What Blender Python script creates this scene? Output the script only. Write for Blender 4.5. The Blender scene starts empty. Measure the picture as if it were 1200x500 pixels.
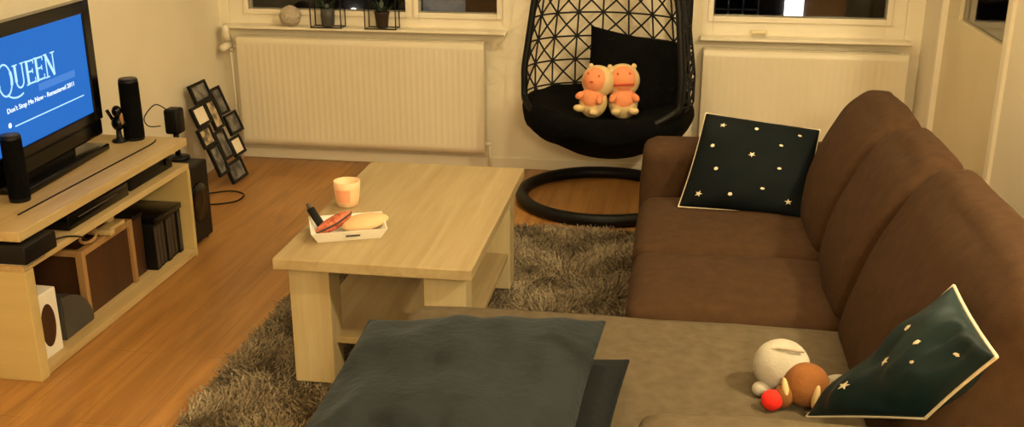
import bpy, bmesh, math, random
import numpy as np
from mathutils import Vector, Matrix, noise

C = bpy.context.scene.collection
PI = math.pi
R = math.radians
random.seed(4)

# ------------------------------------------------------------------ camera, world, lights, exposure
cam_data = bpy.data.cameras.new('camera')
cam_data.sensor_width = 36.0
cam_data.lens = 36.0 * 1220.0 / 1200.0
cam = bpy.data.objects.new('camera', cam_data)
C.objects.link(cam)
cam.location = (0, 0, 1.6)
cam.rotation_euler = (R(90 - 19.0), 0, R(9.0))
bpy.context.scene.camera = cam

world = bpy.data.worlds.new('night')
world.use_nodes = True
world.node_tree.nodes['Background'].inputs['Color'].default_value = (0.02, 0.02, 0.025, 1)
world.node_tree.nodes['Background'].inputs['Strength'].default_value = 0.3
bpy.context.scene.world = world

def lamp(name, loc, power, color, radius):
    d = bpy.data.lights.new(name, 'POINT')
    d.energy = power; d.color = color; d.shadow_soft_size = radius
    o = bpy.data.objects.new(name, d); C.objects.link(o); o.location = loc
    return o
WARM = (1.0, 0.81, 0.47)
lamp('dining_lamp', (1.35, 1.75, 2.1), 84, WARM, 0.045)
lamp('ceiling_lamp', (-0.3, 3.8, 2.40), 30, WARM, 0.06)
lamp('living_room_lamp', (0.5, -0.9, 2.1), 122, WARM, 0.16)

vs = bpy.context.scene.view_settings
vs.view_transform = 'Standard'
vs.look = 'None'
vs.gamma = 1.0
vs.use_curve_mapping = False
vs.exposure = 0.66

# ------------------------------------------------------------------ materials
def lin(h):
    h = h.lstrip('#')
    out = []
    for i in (0, 2, 4):
        c = int(h[i:i+2], 16) / 255
        out.append(c / 12.92 if c <= 0.04045 else ((c + 0.055) / 1.055) ** 2.4)
    return tuple(out) + (1,)

class M:
    """small node-material helper"""
    def __init__(s, name, rough=0.6, **kw):
        s.m = bpy.data.materials.new(name); s.m.use_nodes = True
        s.t = s.m.node_tree; s.b = s.t.nodes['Principled BSDF']
        s.b.inputs['Roughness'].default_value = rough
        for k, v in kw.items():
            s.b.inputs[k.replace('_', ' ')].default_value = v
        s.co = None
    def n(s, typ, **kw):
        nd = s.t.nodes.new(typ)
        for k, v in kw.items():
            if k in nd.inputs: nd.inputs[k].default_value = v
            else: setattr(nd, k, v)
        return nd
    def l(s, a, b): s.t.links.new(a, b)
    def coord(s, scale=(1, 1, 1), kind='Object', rot=(0, 0, 0)):
        tc = s.n('ShaderNodeTexCoord'); mp = s.n('ShaderNodeMapping')
        mp.inputs['Scale'].default_value = scale
        mp.inputs['Rotation'].default_value = rot
        s.l(tc.outputs[kind], mp.inputs['Vector']); return mp.outputs[0]
    def ramp(s, fac, stops):
        r = s.n('ShaderNodeValToRGB'); e = r.color_ramp.elements
        while len(e) < len(stops): e.new(0.5)
        for i, (p, c) in enumerate(stops): e[i].position = p; e[i].color = c
        s.l(fac, r.inputs['Fac']); return r.outputs['Color']
    def bump(s, h, strength=0.3, dist=0.01):
        b = s.n('ShaderNodeBump'); b.inputs['Strength'].default_value = strength
        b.inputs['Distance'].default_value = dist
        s.l(h, b.inputs['Height']); s.l(b.outputs[0], s.b.inputs['Normal'])

def noisy(name, c1, c2, scale=8.0, rough=0.7, stretch=(1, 1, 1), bump=0.0, bdist=0.004, detail=5.0, p=(0.3, 0.7), bscale=None, **kw):
    m = M(name, rough, **kw)
    v = m.coord(stretch)
    nz = m.n('ShaderNodeTexNoise', Scale=scale, Detail=detail); m.l(v, nz.inputs['Vector'])
    m.l(m.ramp(nz.outputs['Fac'], [(p[0], lin(c1)), (p[1], lin(c2))]), m.b.inputs['Base Color'])
    if bump:
        n2 = m.n('ShaderNodeTexNoise', Scale=bscale or scale * 6, Detail=4.0); m.l(v, n2.inputs['Vector'])
        m.bump(n2.outputs['Fac'], bump, bdist)
    return m.m

def wood(name, base, dark, axis=1, scale=1.0, rough=0.5):
    m = M(name, rough)
    st = [26, 26, 26]; st[axis] = 1.6
    v = m.coord(tuple(a * scale for a in st))
    n1 = m.n('ShaderNodeTexNoise', Scale=1.0, Detail=8.0, Roughness=0.65, Distortion=0.6); m.l(v, n1.inputs['Vector'])
    st2 = [5, 5, 5]; st2[axis] = 0.9
    v2 = m.coord(tuple(a * scale for a in st2))
    n2 = m.n('ShaderNodeTexNoise', Scale=1.0, Detail=3.0); m.l(v2, n2.inputs['Vector'])
    mx = m.n('ShaderNodeMath', operation='ADD'); m.l(n1.outputs['Fac'], mx.inputs[0]); m.l(n2.outputs['Fac'], mx.inputs[1])
    hf = m.n('ShaderNodeMath', operation='MULTIPLY'); hf.inputs[1].default_value = 0.5; m.l(mx.outputs[0], hf.inputs[0])
    m.l(m.ramp(hf.outputs[0], [(0.33, lin(dark)), (0.62, lin(base))]), m.b.inputs['Base Color'])
    m.bump(n1.outputs['Fac'], 0.08, 0.003)
    return m.m

mat = {}
mat['wall'] = noisy('painted_plaster', '#E2D8C0', '#E9DFC8', 3, 0.85, bump=0.15, bdist=0.002, bscale=90)
mat['ceiling'] = noisy('ceiling_paint', '#DDD8CC', '#E3DED2', 3, 0.9)
mat['trim'] = noisy('gloss_cream_paint', '#E2D8C2', '#E8DFCB', 5, 0.35)
mat['door'] = noisy('door_paint', '#D2C39E', '#D8CAA8', 4, 0.4)
mat['radiator'] = noisy('radiator_enamel', '#D8CDB4', '#DED4BD', 3, 0.4)
mat['black'] = noisy('black_plastic', '#070707', '#0C0C0D', 12, 0.5, Specular_IOR_Level=0.25)
mat['gloss'] = noisy('gloss_black', '#040405', '#070708', 8, 0.18, Specular_IOR_Level=0.3)
mat['blackmetal'] = noisy('black_lacquered_metal', '#050505', '#0A0A0A', 10, 0.5, Specular_IOR_Level=0.25)
mat['string'] = noisy('black_cord', '#060606', '#0C0C0C', 40, 0.8)
mat['blackfab'] = noisy('black_plush_fabric', '#030303', '#080808', 20, 0.95, Specular_IOR_Level=0.1, bump=0.6, bdist=0.006, bscale=60)
mat['chrome'] = noisy('plug_metal', '#B5B2AC', '#CFCBC3', 8, 0.25, Metallic=0.9)
mat['white'] = noisy('white_card', '#D9D4C8', '#E6E1D6', 6, 0.6)
mat['piping'] = noisy('cream_piping', '#CFC3A6', '#DDD2B8', 30, 0.8)
mat['sofa'] = noisy('brown_woven_fabric', '#3E2B1B', '#483321', 30, 0.95, Specular_IOR_Level=0.15, bump=0.5, bdist=0.002, bscale=320)
mat['chaise'] = noisy('brown_woven_fabric_nap_lit', '#594E3D', '#675B48', 30, 0.95, Specular_IOR_Level=0.15, bump=0.5, bdist=0.002, bscale=320)  # sofa fabric again; the brighter light on its nap is put into colour
mat['table'] = wood('light_oak_laminate', '#B3A17A', '#98825A', 1)
mat['tableleg'] = wood('light_oak_laminate_upright', '#C2B28A', '#A8946A', 2)
mat['standx'] = wood('pale_pine_board', '#C4AD7E', '#A98D5C', 1)
mat['standz'] = wood('pale_pine_panel', '#C2AC76', '#AE9864', 0, 0.5)
mat['crate'] = wood('dark_brown_wood', '#472A14', '#2E1A0B', 2, 0.8)
mat['crateedge'] = wood('worn_light_edge', '#A98455', '#7F5C34', 2, 0.8)

def floor_material():
    m = M('oak_laminate_floor', 0.36)
    v = m.coord((1, 1, 1), rot=(0, 0, R(90)))
    br = m.n('ShaderNodeTexBrick', Scale=1.0)
    br.inputs['Brick Width'].default_value = 1.25; br.inputs['Row Height'].default_value = 0.19
    br.inputs['Mortar Size'].default_value = 0.0007; br.inputs['Mortar Smooth'].default_value = 0.2
    br.inputs['Color1'].default_value = (0, 0, 0, 1); br.inputs['Color2'].default_value = (1, 1, 1, 1)
    br.inputs['Mortar'].default_value = (0.5, 0.5, 0.5, 1); br.offset = 0.37
    m.l(v, br.inputs['Vector'])
    v2 = m.coord((22, 1.5, 22))
    n1 = m.n('ShaderNodeTexNoise', Scale=1.0, Detail=8.0, Roughness=0.62, Distortion=0.8); m.l(v2, n1.inputs['Vector'])
    col = m.ramp(n1.outputs['Fac'], [(0.3, lin('#8B6030')), (0.7, lin('#B48448'))])
    tint = m.ramp(br.outputs['Color'], [(0.0, (0.93, 0.92, 0.90, 1)), (1.0, (1.06, 1.04, 1.0, 1))])
    mx = m.n('ShaderNodeMix', data_type='RGBA', blend_type='MULTIPLY'); mx.inputs[0].default_value = 1.0
    m.l(col, mx.inputs[6]); m.l(tint, mx.inputs[7])
    mx2 = m.n('ShaderNodeMix', data_type='RGBA', blend_type='MIX')
    m.l(br.outputs['Fac'], mx2.inputs[0]); m.l(mx.outputs[2], mx2.inputs[6]); mx2.inputs[7].default_value = lin('#5A3417')
    m.l(mx2.outputs[2], m.b.inputs['Base Color'])
    m.bump(n1.outputs['Fac'], 0.05, 0.002)
    return m.m
mat['floor'] = floor_material()

def velvet(name, c1, c2, sheen):
    m = M(name, 0.75); v = m.coord()
    nz = m.n('ShaderNodeTexNoise', Scale=7.0, Detail=4.0, Distortion=0.5); m.l(v, nz.inputs['Vector'])
    m.l(m.ramp(nz.outputs['Fac'], [(0.30, lin(c1)), (0.46, lin(c2))]), m.b.inputs['Base Color'])  # dark noise patches paint the shade of creases into the colour
    m.b.inputs['Specular IOR Level'].default_value = 0.2
    m.b.inputs['Sheen Weight'].default_value = sheen
    m.b.inputs['Sheen Roughness'].default_value = 0.35
    m.b.inputs['Sheen Tint'].default_value = lin('#9FB0BC')
    n2 = m.n('ShaderNodeTexNoise', Scale=45.0, Detail=4.0); m.l(v, n2.inputs['Vector'])
    m.bump(n2.outputs['Fac'], 0.5, 0.006)
    return m.m
mat['velvet'] = velvet('slate_blue_velvet', '#0C1317', '#20272B', 0.13)
mat['velvet_dark'] = velvet('dark_teal_velvet', '#05090B', '#0C1215', 0.03)
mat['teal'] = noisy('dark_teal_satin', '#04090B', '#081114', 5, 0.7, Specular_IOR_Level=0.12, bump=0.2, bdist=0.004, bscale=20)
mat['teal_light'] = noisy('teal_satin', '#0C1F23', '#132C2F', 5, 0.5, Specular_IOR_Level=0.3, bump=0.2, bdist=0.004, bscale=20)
mat['motif'] = noisy('cream_print', '#D8C9A8', '#E5D8BA', 20, 0.7)
mat['rug'] = noisy('rug_backing', '#4A4030', '#6B5E47', 60, 0.95)
mat['peach'] = noisy('peach_plush', '#D88456', '#DE9065', 18, 0.95, bump=0.5, bdist=0.003, bscale=160)
mat['cream'] = noisy('cream_plush', '#CDB27E', '#D7BE8D', 18, 0.95, bump=0.5, bdist=0.003, bscale=160)
mat['mouth'] = noisy('rust_felt', '#B8442A', '#C6543A', 18, 0.9)
mat['plushwhite'] = noisy('off_white_plush', '#A9A294', '#C2BCAE', 14, 0.95, bump=0.5, bdist=0.003, bscale=160)
mat['plushbrown'] = noisy('tan_plush', '#7C4A1C', '#8C5828', 18, 0.95, bump=0.5, bdist=0.003, bscale=160)
mat['red'] = noisy('red_felt', '#E01E12', '#F02A1A', 18, 0.9)
mat['candle'] = noisy('candle_wax_cup', '#F0C79A', '#F6D5AE', 4, 0.4)
mat['candle'].node_tree.nodes['Principled BSDF'].inputs['Subsurface Weight'].default_value = 0.3
mat['candle'].node_tree.nodes['Principled BSDF'].inputs['Subsurface Radius'].default_value = (0.03, 0.015, 0.008)
mat['candlelabel'] = noisy('pink_label', '#EDA37C', '#F0AC88', 4, 0.5)
mat['tray'] = noisy('white_tray_paint', '#E4E0D6', '#EFEBE2', 9, 0.5)
mat['leather'] = noisy('red_patterned_cloth', '#7A1E10', '#E0805A', 55, 0.6)
mat['leather2'] = noisy('dark_band', '#2E2A2A', '#3A3634', 30, 0.6)
mat['bread'] = noisy('beige_cloth', '#D3B384', '#DEC195', 14, 0.8)
mat['grey'] = noisy('dark_grey_shell', '#3B3A37', '#474540', 8, 0.5)
mat['knit'] = noisy('grey_knitted_ball', '#A79A88', '#BDB09D', 60, 0.9, bump=0.8, bdist=0.004, bscale=120)
mat['soil'] = noisy('dark_brown_pot', '#26190F', '#352316', 14, 0.6)
mat['leaf'] = noisy('dark_green_leaf', '#1A2A1C', '#2B4030', 12, 0.5)
mat['photo_a'] = noisy('grey_snapshot', '#3A3A3C', '#8A8680', 22, 0.3, p=(0.4, 0.65))
mat['photo_b'] = noisy('pale_snapshot', '#F4E6CC', '#FFF4DF', 12, 0.3)
mat['photo_c'] = noisy('mottled_snapshot', '#5C5140', '#D2BE98', 28, 0.3, p=(0.4, 0.6))
mat['spines'] = noisy('dark_case_spines', '#1A1512', '#4A4038', 30, 0.5, stretch=(1, 6, 0.4), p=(0.42, 0.66))
mat['brick'] = noisy('night_facade', '#2A221C', '#3A3028', 2, 0.9)

def emit(name, col, strength):
    m = M(name, 0.5)
    m.b.inputs['Base Color'].default_value = (0, 0, 0, 1)
    m.b.inputs['Specular IOR Level'].default_value = 0.05
    m.b.inputs['Emission Color'].default_value = col
    m.b.inputs['Emission Strength'].default_value = strength
    return m.m
mat['lit'] = emit('lit_window_light', (0.95, 0.97, 1.0, 1), 6)
mat['dimlit'] = emit('dim_reflection_glow', (0.6, 0.55, 0.45, 1), 0.12)
mat['screen'] = emit('blue_screen', (0.022, 0.145, 0.52, 1), 0.72)
mat['screen_pill'] = emit('pale_blue_screen', (0.07, 0.22, 0.62, 1), 0.72)
mat['screen_text'] = emit('screen_lettering', (0.45, 0.75, 1.0, 1), 0.8)
mat['screen_white'] = emit('screen_white_lettering', (0.85, 0.95, 1.0, 1), 0.85)
def glass():
    m = M('window_glass', 0.02)
    m.b.inputs['Base Color'].default_value = (0.75, 0.78, 0.78, 1)
    m.b.inputs['Transmission Weight'].default_value = 1.0
    m.b.inputs['IOR'].default_value = 1.45
    return m.m
mat['glass'] = glass()

# ------------------------------------------------------------------ helpers
def obj(name, bm, m=None, parent=None, smooth=False):
    me = bpy.data.meshes.new(name)
    if isinstance(bm, bmesh.types.BMesh):
        bmesh.ops.recalc_face_normals(bm, faces=bm.faces)
        bm.to_mesh(me); bm.free()
    else:
        me.from_pydata(*bm)
    if m is not None:
        for k in (m if isinstance(m, (list, tuple)) else [m]):
            me.materials.append(mat[k] if isinstance(k, str) else k)
    if smooth:
        for p in me.polygons: p.use_smooth = True
    o = bpy.data.objects.new(name, me); C.objects.link(o)
    if parent is not None: o.parent = parent
    return o
def tag(o, label, cat, group=None):
    o['label'] = label; o['category'] = cat
    if group: o['group'] = group
    return o
def thing(name, label, cat, loc=(0, 0, 0), rot=(0, 0, 0), group=None):
    o = bpy.data.objects.new(name, None); C.objects.link(o)
    o.empty_display_size = 0.05
    o.location = loc; o.rotation_euler = rot
    return tag(o, label, cat, group)
def struct(name, bm, m, parent=None, smooth=False):
    o = obj(name, bm, m, parent, smooth)
    if parent is None: o['kind'] = 'structure'
    return o
def copy_tree(o, parent=None):
    c = o.copy(); C.objects.link(c)
    if parent is not None: c.parent = parent
    for ch in list(o.children): copy_tree(ch, c)
    return c

def BM(): return bmesh.new()
def bx(bm, x0, x1, y0, y1, z0, z1, bev=0.0, seg=2):
    r = bmesh.ops.create_cube(bm, size=1)
    v = r['verts']
    for q in v:
        q.co = Vector((x0 + (q.co.x + .5) * (x1 - x0), y0 + (q.co.y + .5) * (y1 - y0), z0 + (q.co.z + .5) * (z1 - z0)))
    if bev > 0:
        e = list({ed for q in v for ed in q.link_edges})
        bmesh.ops.bevel(bm, geom=e, offset=bev, segments=seg, affect='EDGES', profile=0.5)
    return bm
def box(*a, **k): return bx(BM(), *a, **k)

def ell(bm, c, r, rot=None, seg=24, rings=16):
    mt = Matrix.Translation(Vector(c))
    if rot: mt = mt @ Matrix.Rotation(rot[0], 4, 'X') @ Matrix.Rotation(rot[1], 4, 'Y') @ Matrix.Rotation(rot[2], 4, 'Z')
    mt = mt @ Matrix.Diagonal((r[0], r[1], r[2], 1))
    bmesh.ops.create_uvsphere(bm, u_segments=seg, v_segments=rings, radius=1, matrix=mt)
    return bm

def lathe(bm, prof, seg=32, c=(0, 0, 0)):
    rows = []
    for r, z in prof:
        rows.append([bm.verts.new((c[0] + r * math.cos(2 * PI * i / seg), c[1] + r * math.sin(2 * PI * i / seg), c[2] + z)) for i in range(seg)])
    for a, b in zip(rows, rows[1:]):
        for i in range(seg):
            bm.faces.new((a[i], a[(i + 1) % seg], b[(i + 1) % seg], b[i]))
    bm.faces.new(rows[0][::-1]); bm.faces.new(rows[-1])
    return bm

def tube(bm, pts, r, seg=8, closed=False, rads=None):
    pts = [Vector(p) for p in pts]; n = len(pts); rows = []
    up = Vector((0, 0, 1))
    prev = None
    for i, p in enumerate(pts):
        if closed: t = (pts[(i + 1) % n] - pts[i - 1])
        else: t = (pts[min(i + 1, n - 1)] - pts[max(i - 1, 0)])
        t.normalize()
        if prev is None:
            a = up if abs(t.z) < 0.9 else Vector((1, 0, 0))
            u = t.cross(a).normalized()
        else:
            u = (prev - t * prev.dot(t)).normalized()
        prev = u; w = t.cross(u)
        rr = rads[i] if rads else r
        rows.append([bm.verts.new(p + (u * math.cos(2 * PI * k / seg) + w * math.sin(2 * PI * k / seg)) * rr) for k in range(seg)])
    pairs = list(zip(rows, rows[1:]))
    if closed: pairs.append((rows[-1], rows[0]))
    for a, b in pairs:
        for k in range(seg):
            bm.faces.new((a[k], a[(k + 1) % seg], b[(k + 1) % seg], b[k]))
    if not closed:
        bm.faces.new(rows[0][::-1]); bm.faces.new(rows[-1])
    return bm
def smooth_pts(pts, k=8, closed=False):
    P = [Vector(p) for p in pts]; n = len(P); out = []
    rng = range(n) if closed else range(n - 1)
    for i in rng:
        p0 = P[(i - 1) % n] if closed or i > 0 else P[0]
        p1 = P[i]; p2 = P[(i + 1) % n]
        p3 = P[(i + 2) % n] if closed or i + 2 < n else P[-1]
        for s in range(k):
            t = s / k
            out.append(0.5 * ((2 * p1) + (-p0 + p2) * t + (2 * p0 - 5 * p1 + 4 * p2 - p3) * t * t + (-p0 + 3 * p1 - 3 * p2 + p3) * t ** 3))
    if not closed: out.append(P[-1])
    return out

def softbox(x0, x1, y0, y1, z0, z1, r=0.05, puff=(0, 0, 0), n=14, wr=0.0, fn=None, seed=0.0):
    """rounded upholstered block; puff = bulge of x, y, z faces; fn warps finished points"""
    bm = BM()
    bmesh.ops.create_cube(bm, size=2)
    bmesh.ops.subdivide_edges(bm, edges=list(bm.edges), cuts=n, use_grid_fill=True)
    h = Vector(((x1 - x0) / 2, (y1 - y0) / 2, (z1 - z0) / 2)); c = Vector(((x0 + x1) / 2, (y0 + y1) / 2, (z0 + z1) / 2))
    for v in bm.verts:
        u = v.co.copy()
        u = Vector([math.copysign(abs(a) ** 0.8, a) for a in u])
        p = Vector((u.x * h.x, u.y * h.y, u.z * h.z))
        q = Vector([max(-(h[i] - r), min(h[i] - r, p[i])) for i in range(3)])
        d = p - q
        if d.length > 1e-9:
            m_ = max(abs(d.x), abs(d.y), abs(d.z)); d = d.normalized() * m_
        p = q + d
        w = [(1 - u[i] ** 2) for i in range(3)]
        p.x += math.copysign(puff[0] * w[1] * w[2], u.x) if abs(u.x) > .99 else 0
        p.y += math.copysign(puff[1] * w[0] * w[2], u.y) if abs(u.y) > .99 else 0
        p.z += math.copysign(puff[2] * w[0] * w[1], u.z) if abs(u.z) > .99 else 0
        p += c
        if wr:
            p += noise.noise_vector(p * 6 + Vector((seed, 0, 0))) * wr + noise.noise_vector(p * 17 + Vector((seed, 3, 0))) * wr * 0.35
        if fn: p = fn(p)
        v.co = p
    return bm

def pillow_bm(corners, T, n=26, sag=0.04, wr=0.006, seed=0.0, bulge=None, Tb=None, mats=False):
    """stuffed cushion from four seam corners (A,B,C,D in order); T thickness of the front side, Tb of the back"""
    A, B, Cc, D = [Vector(p) for p in corners]
    nrm = ((B - A).cross(D - A) + (D - Cc).cross(B - Cc)).normalized()
    ctr = (A + B + Cc + D) / 4
    Tb = T if Tb is None else Tb
    bm = BM()
    def seam(u, v):
        p = (A * (1 - u) + B * u) * (1 - v) + (D * (1 - u) + Cc * u) * v
        s = 1 - sag * (4 * u * (1 - u) * abs(2 * v - 1) ** 3 + 4 * v * (1 - v) * abs(2 * u - 1) ** 3)
        return ctr + (p - ctr) * s
    g = [[None] * (n + 1) for _ in range(n + 1)]; b = [[None] * (n + 1) for _ in range(n + 1)]
    for i in range(n + 1):
        for j in range(n + 1):
            u = 0.5 - 0.5 * math.cos(PI * i / n); v = 0.5 - 0.5 * math.cos(PI * j / n)
            p = seam(u, v)
            pr = (max(0, 4 * u * (1 - u)) * max(0, 4 * v * (1 - v))) ** 0.42
            wv = noise.noise(Vector((u * 3 + seed, v * 3, 0))) + 0.5 * noise.noise(Vector((u * 9 + seed, v * 5, 2)))
            edge = min(1, pr * 1.6)
            g[i][j] = bm.verts.new(p + nrm * (T / 2 * pr + wr * wv * edge * 1.6))
            if i in (0, n) or j in (0, n): b[i][j] = g[i][j]
            else: b[i][j] = bm.verts.new(p - nrm * (Tb / 2 * pr + wr * wv * edge))
    for i in range(n):
        for j in range(n):
            f = bm.faces.new((g[i][j], g[i + 1][j], g[i + 1][j + 1], g[i][j + 1]))
            f2 = bm.faces.new((b[i][j], b[i][j + 1], b[i + 1][j + 1], b[i + 1][j]))
            if mats: f2.material_index = 1
    bmk = [seam(0.5 - 0.5 * math.cos(PI * i / n), 0) for i in range(n + 1)] \
        + [seam(1, 0.5 - 0.5 * math.cos(PI * i / n)) for i in range(1, n + 1)] \
        + [seam(1 - (0.5 - 0.5 * math.cos(PI * i / n)), 1) for i in range(1, n + 1)] \
        + [seam(0, 1 - (0.5 - 0.5 * math.cos(PI * i / n))) for i in range(1, n)]
    def surf(u, v, off=0.001):
        p = seam(u, v)
        pr = (max(0, 4 * u * (1 - u)) * max(0, 4 * v * (1 - v))) ** 0.42
        wv = noise.noise(Vector((u * 3 + seed, v * 3, 0))) + 0.5 * noise.noise(Vector((u * 9 + seed, v * 5, 2)))
        return p + nrm * (T / 2 * pr + wr * wv * min(1, pr * 1.6) * 1.6 + off)
    return bm, bmk, surf

def text_bm(s, size, extr=0.0008):
    cu = bpy.data.curves.new('lettering', 'FONT'); cu.body = s; cu.size = size; cu.extrude = extr
    cu.resolution_u = 3
    o = bpy.data.objects.new('lettering', cu); C.objects.link(o)
    dg = bpy.context.evaluated_depsgraph_get(); dg.update()
    me = bpy.data.meshes.new_from_object(o.evaluated_get(dg))
    bm = BM(); bm.from_mesh(me)
    bpy.data.objects.remove(o); bpy.data.meshes.remove(me)
    return bm

# ------------------------------------------------------------------ room shell
XL, XR, YF, YB, XE, YS, ZC = -2.44, 1.18, 5.335, -2.2, 3.6, 3.0, 2.5
struct('floor', box(XL - .1, XE + .1, YB - .1, YF + .12, -0.1, 0), 'floor')
struct('ceiling', box(XL - .1, XE + .1, YB - .1, YF + .12, ZC, ZC + .1), 'ceiling')
struct('wall_left', box(XL - .1, XL, YB - .1, YF + .12, 0, ZC), 'wall')
W1 = (-2.385, -0.89, 0.742, 2.1); W2 = (0.12, 1.10, 0.742, 2.1)
bm = BM()
bx(bm, XL, XR + .1, YF, YF + .12, 0, W1[2])
bx(bm, XL, XR + .1, YF, YF + .12, W1[3], ZC)
bx(bm, XL, W1[0], YF, YF + .12, W1[2], W1[3]); bx(bm, W1[1], W2[0], YF, YF + .12, W1[2], W1[3]); bx(bm, W2[1], XR + .1, YF, YF + .12, W1[2], W1[3])
struct('wall_far', bm, 'wall')
bm = BM()
DY0, DY1 = 3.99, 4.95
bx(bm, XR, XR + .1, DY1, YF, 0, ZC); bx(bm, XR, XR + .1, YS, DY0, 0, ZC); bx(bm, XR, XR + .1, DY0, DY1, 2.1, ZC)
struct('wall_right', bm, 'wall')
struct('wall_dining_side', box(XR + .1, XE, YS, YS + .1, 0, ZC), 'wall')
struct('wall_dining_end', box(XE, XE + .1, YB, YS + .1, 0, ZC), 'wall')
struct('wall_near', box(XL, XE, YB - .1, YB, 0, ZC), 'wall')
struct('baseboard_far', box(XL, XR, YF - .012, YF, 0, 0.06, bev=.004), 'trim')
struct('baseboard_left', box(XL, XL + .012, YB, YF - .012, 0, 0.06, bev=.004), 'trim')

# door in the right wall
d = box(XR + .012, XR + .052, DY0, DY1, 0.005, 0.93, bev=.003)
bx(d, XR + .012, XR + .052, DY0, DY0 + .1, 0.93, 2.1); bx(d, XR + .012, XR + .052, DY1 - .2, DY1, 0.93, 2.1); bx(d, XR + .012, XR + .052, DY0 + .1, DY1 - .2, 1.98, 2.1)
door = struct('door_1', d, 'door')
fr = BM()
bx(fr, XR - .014, XR + .05, DY1 - .006, DY1 + .035, 0, 2.15, bev=.004); bx(fr, XR - .014, XR + .05, DY0 - .045, DY0 + .006, 0, 2.15, bev=.004)
bx(fr, XR - .014, XR + .05, DY0, DY1, 2.094, 2.15, bev=.004)
obj('door_frame', fr, 'trim', door)
obj('door_glass', box(XR + .030, XR + .036, DY0 + .1, DY1 - .2, .93, 1.98), 'glass', door)

# windows
def window(name, w, glasses, zb):
    x0, x1, z0, z1 = w
    bm = BM(); y0, y1 = YF - .0, YF + .075
    xs = [x0] + [a for g in glasses for a in g] + [x1]
    for a, b in zip(xs[0::2], xs[1::2]): bx(bm, a, b, y0 + .012, y1, z0, z1, bev=.002)
    for g in glasses:
        bx(bm, g[0], g[1], y0 + .012, y1, z0, zb, bev=.002); bx(bm, g[0], g[1], y0 + .012, y1, z1 - .08, z1, bev=.002)
    o = struct(name, bm, 'trim')
    for g in glasses:
        c = BM()   # raised casement around every pane
        e = .028
        bx(c, g[0] - e, g[0], y0, y0 + .03, zb - e, z1 - .08 + e, bev=.003); bx(c, g[1], g[1] + e, y0, y0 + .03, zb - e, z1 - .08 + e, bev=.003)
        bx(c, g[0], g[1], y0, y0 + .03, zb - e, zb, bev=.003); bx(c, g[0], g[1], y0, y0 + .03, z1 - .08, z1 - .08 + e, bev=.003)
        obj('casement', c, 'trim', o)
        obj('window_pane', box(g[0] - .004, g[1] + .004, y0 + .045, y0 + .051, zb - .004, z1 - .076), 'glass', o)
    return o
w1 = window('window_1', W1, [(-2.275, -1.41), (-1.34, -.925)], .822)
w2 = window('window_2', W2, [(.175, 1.005)], .838)
obj('window_latch', box(.36, .44, YF - .018, YF - .0, .755, .775, bev=.006), 'door', w2)
struct('trim_1', box(-2.40, -0.865, YF - .085, YF, .728, .742, bev=.003), 'trim')
struct('trim_2', box(0.115, 1.125, YF - .085, YF, .728, .742, bev=.003), 'trim')

# ------------------------------------------------------------------ sofa
sofa = thing('corner_sofa', 'large brown fabric corner sofa with chaise, by the right wall', 'sofa', (0, 0, 0))
SZ = .43
base = BM()
bx(base, -.085, .80, 1.60, 3.86, .06, .28, bev=.02, seg=3)
bx(base, -.66, -.085, 1.78, 2.58, .06, .28, bev=.02, seg=3)
obj('base', base, 'sofa', sofa, True)
obj('seat_cushion', softbox(-.105, .56, 3.098, 3.66, .26, SZ, .055, (.0, .0, .02), wr=.004, seed=1), 'sofa', sofa, True)
obj('seat_cushion', softbox(-.105, .56, 2.612, 3.090, .26, SZ + .004, .055, (.0, .0, .02), wr=.004, seed=2), 'sofa', sofa, True)
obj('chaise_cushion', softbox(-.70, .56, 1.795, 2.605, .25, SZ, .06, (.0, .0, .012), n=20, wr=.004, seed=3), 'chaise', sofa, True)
obj('armrest', softbox(-.10, .80, 3.665, 3.87, .10, .60, .045, (.01, .0, .012), wr=.004, seed=4), 'sofa', sofa, True)
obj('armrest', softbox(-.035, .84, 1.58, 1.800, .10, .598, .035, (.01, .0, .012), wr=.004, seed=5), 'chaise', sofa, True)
obj('back_frame', softbox(.70, .80, 1.785, 3.665, .10, .66, .04, n=12), 'sofa', sofa, True)
def lean(y0, y1):
    def fn(p):
        t = (p.z - .38) / .47
        u = (p.x - .445) / .215
        f = .445 + .160 * t - .030 * math.sin(PI * min(1, max(0, t))); bk = .665 + .085 * t
        q = p.copy()
        q.x = f + (bk - f) * u
        s = abs((p.y - (y0 + y1) / 2) / ((y1 - y0) / 2))
        q.z -= .018 * s ** 6 * max(0, t)
        return q
    return fn
for i, (a, b, zt) in enumerate([(3.100, 3.655, .852), (2.610, 3.092, .865), (1.80, 2.602, .885)]):
    obj('back_cushion', softbox(.445, .66, a, b, .385, zt, .070, (.028, .003, .012), n=20, wr=.007, fn=lean(a, b), seed=10 + i * 3), 'sofa', sofa, True)
for x, y in ((-.02, 3.78), (.76, 3.78), (-.60, 1.86), (-.60, 2.5), (.76, 1.66), (.06, 1.66)):
    obj('foot', lathe(BM(), [(.022, 0), (.026, .065)], 16, (x, y, .028 if x < 0.7 else 0.0)), 'black', sofa, True)

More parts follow.
